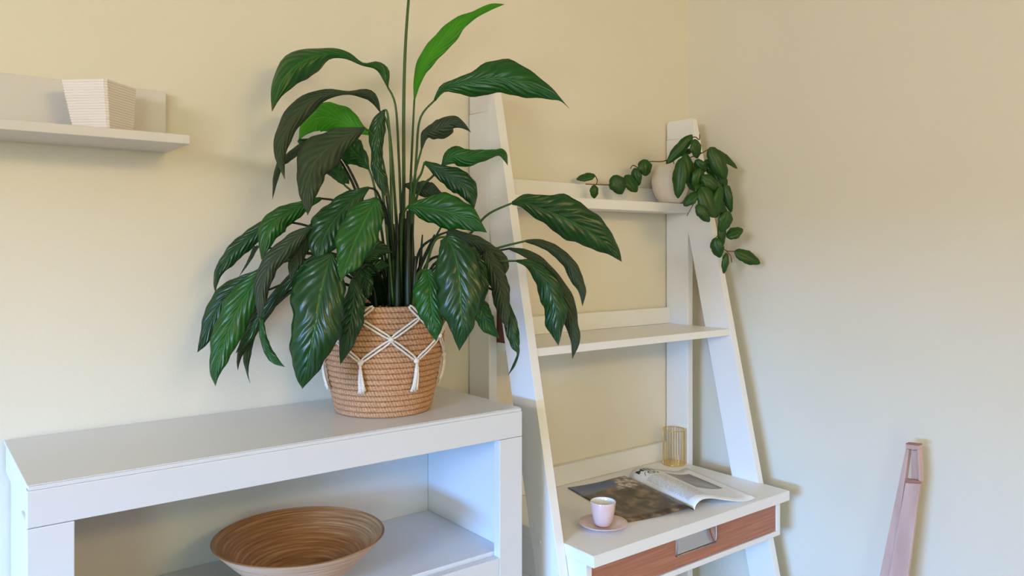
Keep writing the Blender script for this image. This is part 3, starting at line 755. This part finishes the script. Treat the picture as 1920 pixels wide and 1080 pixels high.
# big shiny front leaf
T([(620,476,6,6),(613,505,30,44),(603,545,44,54),(595,590,48,50),(586,635,44,40),(578,675,30,34),(571,705,15,18),(567,729,0,0)], [1.52,1.50,1.48,1.48,1.49], fold=.28)
T([(692,352,2,3),(665,372,15,18),(638,398,27,28),(615,430,38,34),(603,460,27,26),(600,492,0,0)], [1.60,1.58,1.56,1.55], fold=.3)
T([(708,373,4,6),(695,393,29,26),(680,422,35,38),(665,455,35,36),(652,487,27,24),(642,510,12,9),(640,528,0,0)], [1.55,1.53,1.51,1.50], fold=.25, m=L_mid)
T([(662,522,3,3),(664,560,20,18),(659,600,22,20),(650,640,15,15),(638,684,0,0)], [1.56,1.55,1.54], m=L_dark)
T([(668,500,3,3),(690,480,16,14),(712,468,17,14),(735,473,0,0)], [1.62,1.63,1.64], n=20)
T([(664,522,4,4),(685,512,18,16),(710,500,16,10),(730,498,0,0)], [1.63,1.64,1.65], n=20)
T([(672,498,3,3),(684,520,14,14),(690,548,8,8),(688,562,0,0)], [1.62,1.62,1.62], n=20)
T([(777,187,1.2,1.2),(781,155,6,8),(792,125,12,14),(812,95,17,17),(838,68,17,20),(863,43,13,12),(893,27,8,6),(922,13,6,5),(946,8,0,0)], [1.74,1.76,1.78,1.80,1.82], m=L_bright, fold=.5, pet=[(765,572,1.74),(768,400,1.75),(773,270,1.75)])
T([(815,188,2,2),(832,168,10,5),(855,158,10,20),(885,152,16,29),(915,148,33,28),(945,148,36,28),(975,153,29,27),(1005,163,20,22),(1035,178,9,10),(1052,188,2,2),(1067,203,0,0)], [1.72,1.70,1.68,1.67,1.66], m=L_mid, fold=.45, pet=[(768,572,1.73),(775,400,1.74),(781,290,1.74),(788,222,1.73)])
T([(790,281,1.2,1.2),(796,255,7,8),(808,246,12,16),(828,240,17,20),(848,229,13,14),(868,236,6,5),(883,248,0,0)], [1.72,1.71,1.70,1.70], m=L_olive, fold=.7, rip=.005, pet=[(765,572,1.73),(770,420,1.73),(776,340,1.73)])
T([(829,310,2,2),(848,294,17,15),(875,295,16,17),(905,291,10,12),(928,286,6,7),(942,289,8,6),(952,310,0,0)], [1.66,1.65,1.65,1.65], m=L_mid, fold=.5, rip=.004, pet=[(762,572,1.70),(768,440,1.70),(785,360,1.69),(812,330,1.67)])
T([(796,304,3,3),(820,318,11,12),(845,331,19,21),(868,347,23,21),(883,368,13,13),(889,391,0,0)], [1.65,1.64,1.63,1.63], fold=.4, pet=[(760,572,1.70),(768,430,1.69),(779,350,1.67),(790,325,1.66)])
T([(758,347,3,2),(782,352,12,12),(805,357,16,13),(829,362,0,0)], [1.70,1.70,1.70], m=L_olive, n=20)
T([(764,388,3,3),(785,388,13,18),(812,392,29,27),(842,398,33,31),(872,408,25,25),(895,422,11,13),(913,436,0,0)], [1.62,1.60,1.58,1.57], m=L_mid, fold=.3, pet=[(752,572,1.68),(752,470,1.66),(754,410,1.64)])
T([(960,381,3,3),(985,380,16,12),(1015,391,28,22),(1050,405,40,30),(1085,422,38,34),(1118,443,28,26),(1145,465,16,14),(1166,491,0,0)], [1.66,1.67,1.68,1.69,1.70], fold=.3, pet=[(780,572,1.68),(830,490,1.66),(880,440,1.65),(915,402,1.655)])
T([(985,452,2,2),(1012,456,8,7),(1040,470,10,9),(1063,490,12,11),(1078,518,13,11),(1091,545,8,7),(1092,574,0,0)], [1.66,1.665,1.67,1.67], m=L_olive, fold=.6, pet=[(800,520,1.66),(870,490,1.65),(930,466,1.655)])
T([(968,489,2,2),(995,497,10,9),(1018,520,18,18),(1033,550,22,22),(1042,580,22,22),(1045,612,12,20),(1047,648,0,0)], [1.62,1.63,1.63,1.63], fold=.4, rip=.003, pet=[(800,540,1.66),(860,510,1.64),(920,492,1.62)])
T([(955,466,2,2),(985,475,8,7),(1015,495,10,10),(1045,530,12,12),(1062,570,16,14),(1072,610,13,12),(1078,640,9,8),(1073,673,0,0)], [1.66,1.67,1.67,1.67], m=L_olive, fold=.5, rip=.003)
# shiny front right leaf
T([(836,444,12,12),(847,462,25,28),(857,495,39,40),(862,530,42,45),(864,570,36,42),(866,605,25,29),(865,632,11,15),(861,658,0,0)], [1.52,1.50,1.485,1.48,1.49], fold=.28, pet=[(790,572,1.64),(800,500,1.60),(815,452,1.55)])
T([(800,506,8,8),(806,530,16,28),(807,560,20,31),(811,590,20,24),(815,615,14,14),(818,640,0,0)], [1.54,1.52,1.51,1.51], m=L_mid, fold=.3, pet=[(775,572,1.62),(782,520,1.58),(790,508,1.56)])
T([(886,548,6,6),(902,580,16,17),(916,610,13,15),(936,634,0,0)], [1.62,1.61,1.60], m=L_mid)
T([(912,470,8,10),(922,500,17,15),(935,530,18,17),(942,560,14,17),(948,590,8,14),(950,614,0,0)], [1.60,1.59,1.58], m=L_olive, fold=.5)
T([(946,556,4,8),(958,595,8,14),(962,625,12,13),(967,648,7,9),(972,662,2,3),(964,685,2,3),(953,703,0,0)], [1.61,1.60,1.59], fold=.5)
T([(838,435,8,14),(870,445,10,12),(900,458,12,14),(925,477,14,16),(942,497,14,18),(946,516,0,0)], [1.64,1.63,1.62], m=L_olive, fold=.5)
T([(880,465,8,8),(896,500,16,16),(904,540,12,16),(900,585,0,0)], [1.60,1.59,1.59], fold=.4)
T([(640,500,5,5),(660,505,10,10),(672,520,8,8),(676,548,0,0)], [1.60,1.61,1.61], n=16)
T([(612,405,4,4),(580,440,14,14),(555,485,14,14),(545,530,0,0)], [1.60,1.59,1.58], m=L_olive, n=20)
T([(560,262,4,4),(600,300,14,12),(640,330,12,12),(655,345,0,0)], [1.70,1.69,1.69], m=L_mid, n=16)
for i, (st, D, k) in enumerate(LV):
    if 'pet' not in k: k['pet'] = auto(st[0][0], st[0][1], D[0]); k['petm'] = M_petd
    leaf(st, D, seed=i, **k)
# stalk sheaths rising from the soil
for i, (u0, u1, v1, r, d) in enumerate([(742,738,420,.0075,1.70),(752,750,400,.009,1.72),(762,760,410,.009,1.69),(770,768,430,.008,1.72),(746,745,450,.008,1.66),(758,757,380,.008,1.74),
                                      (732,728,470,.006,1.68),(748,744,405,.008,1.68),(766,764,395,.0085,1.66),(772,773,420,.008,1.69),(738,734,440,.007,1.72),(720,712,500,.005,1.70),(708,697,510,.005,1.69),(782,792,440,.0055,1.70),(776,779,480,.006,1.66)]):
    bm = bmesh.new(); pts = []; rr = []
    for j in range(12):
        f = j/11; pts.append(px(u0+(u1-u0)*f, 585+(v1-585)*f, d)); rr.append(r*(1-.75*f**2))
    tube(bm, pts, rr, 10); bmobj('stalk_sheath', bm, M_petd, plant, smooth=True)
for i, (u0, u1, v1) in enumerate([(745,690,470),(748,700,430),(740,672,480),(765,815,440),(768,830,420),(772,845,470),(744,722,350),(752,738,330),(766,772,330)]):
    bm = bmesh.new(); P = crom([(u0, 580, 1.70), (u0+(u1-u0)*.35, 580+(v1-580)*.5, 1.70), (u1, v1, 1.68)], 14)
    tube(bm, [px(*p) for p in P], [.0032-.0012*j/13 for j in range(14)], 7); bmobj('petiole', bm, M_petd if i < 7 else M_pet, plant, smooth=True)
# flower stalk, running up out of the frame
bm = bmesh.new(); P = crom([(754,578,1.71),(757,380,1.72),(757,200,1.72),(760,90,1.72),(766,0,1.72),(773,-80,1.72)], 30)
tube(bm, [px(*p) for p in P], [.0044-.0016*j/29 for j in range(30)], 8)
fs = bmobj('flower_stalk', bm, M_pet, plant, smooth=True)

# ------------------------------------------------------------------ trailing hoya
hp = Vector((-.183, -.0795, 1.5899))
pot = thing('ceramic_pot', hp, 'round cream ceramic pot on the top ladder shelf', 'pot')
bm = bmesh.new()
pr = [(0, 0), (.026, 0), (.036, .005), (.048, .022), (.0562, .045), (.0605, .068), (.0590, .088), (.052, .108), (.045, .120), (.0425, .122), (.040, .119), (.044, .104), (.039, .095), (0, .095)]
lathe(bm, pr, hp, 48); bmobj('pot_body', bm, M_cer, pot, smooth=True)
hoya = thing('trailing_hoya', hp + Vector((0, 0, .1)), 'trailing waxy-leaved vine spilling from the cream pot on the top shelf', 'houseplant')
bm = bmesh.new(); lathe(bm, [(0, .103), (.035, .102), (.0385, .097), (0, .0955)], hp, 24); bmobj('soil', bm, M_soil, hoya, smooth=True)
HLs = [(1116,329,1081,336,15,2.30),(1114,347,1114,372,16,2.30),(1150,329,1166,364,31,2.34),(1172,329,1194,360,25,2.37),(1190,315,1198,348,19,2.39),(1206,299,1212,330,27,2.40),
 (1298,253,1250,307,22,2.36),(1302,261,1307,297,21,2.34),(1278,296,1271,372,27,2.32),(1284,288,1295,346,24,2.34),(1331,276,1361,336,32,2.33),(1343,281,1382,316,12,2.38),
 (1304,300,1323,322,20,2.34),(1313,316,1303,353,24,2.33),(1316,330,1346,357,27,2.32),(1304,344,1318,367,16,2.33),(1308,362,1282,386,20,2.31),(1315,350,1342,408,40,2.31),(1306,384,1330,416,22,2.30),
 (1350,350,1344,408,20,2.32),(1358,344,1371,398,18,2.34),(1366,396,1352,434,26,2.33),(1352,414,1354,463,16,2.35),(1362,444,1393,430,22,2.35),(1340,446,1350,483,25,2.33),(1377,471,1425,494,24,2.36),
 (1362,474,1357,513,13,2.34),(1300,280,1270,292,11,2.38),(1328,338,1358,370,26,2.34),(1352,345,1371,372,20,2.36),(1322,300,1345,330,24,2.36),(1296,312,1318,340,22,2.37),(1288,330,1306,360,18,2.36),(1332,372,1362,405,26,2.35),(1340,322,1362,352,24,2.36)]
for i, (u0, v0, u1, v1, w, d) in enumerate(HLs):
    h = w/2; f = lambda t: (u0+(u1-u0)*t, v0+(v1-v0)*t)
    st = [(*f(t_), h*math.sin(PI*t_**.85)**.62 if 0 < t_ < 1 else .3, h*math.sin(PI*t_**.88)**.62 if 0 < t_ < 1 else .3) for t_ in (0, .04, .1, .2, .35, .5, .65, .8, .9, .96, 1)]
    leaf(st, [d, d-.006, d+.004], fold=.35, m=L_hoya, rip=.0003, thick=.0012, parent=hoya, n=24, lean=(-.4, .3, .0, .5)[i % 4])
def vine(pts, r=.0016):
    bm = bmesh.new(); P = crom(pts, max(12, len(pts)*5)); tube(bm, [px(*p) for p in P], r, 6); bmobj('vine_stem', bm, M_stemr, hoya, smooth=True)
vine([(1262,330,2.47),(1262,300,2.46),(1240,303,2.45),(1215,304,2.42),(1200,318,2.41),(1180,338,2.39),(1150,346,2.36),(1118,346,2.31),(1098,345,2.30)])
vine([(1118,346,2.31),(1120,338,2.31),(1116,330,2.30)])
vine([(1200,318,2.41),(1188,310,2.41),(1182,316,2.40)])
vine([(1262,330,2.47),(1278,300,2.42),(1296,262,2.37),(1304,257,2.36),(1311,262,2.35),(1312,252,2.35)])
vine([(1262,330,2.47),(1285,300,2.42),(1310,290,2.38),(1334,278,2.36),(1345,282,2.37)])
vine([(1264,330,2.47),(1282,300,2.42),(1300,306,2.37),(1320,335,2.35),(1336,352,2.345),(1350,380,2.35),(1360,410,2.35),(1358,440,2.35),(1352,460,2.35),(1362,470,2.35),(1377,471,2.35)])
vine([(1360,440,2.35),(1350,438,2.35),(1342,446,2.345)])
vine([(1362,470,2.35),(1370,480,2.35),(1372,492,2.35)])
vine([(1306,372,2.33),(1296,390,2.31),(1288,405,2.31)], .0011)
vine([(1300,306,2.37),(1306,330,2.34),(1308,360,2.33),(1310,384,2.32)])
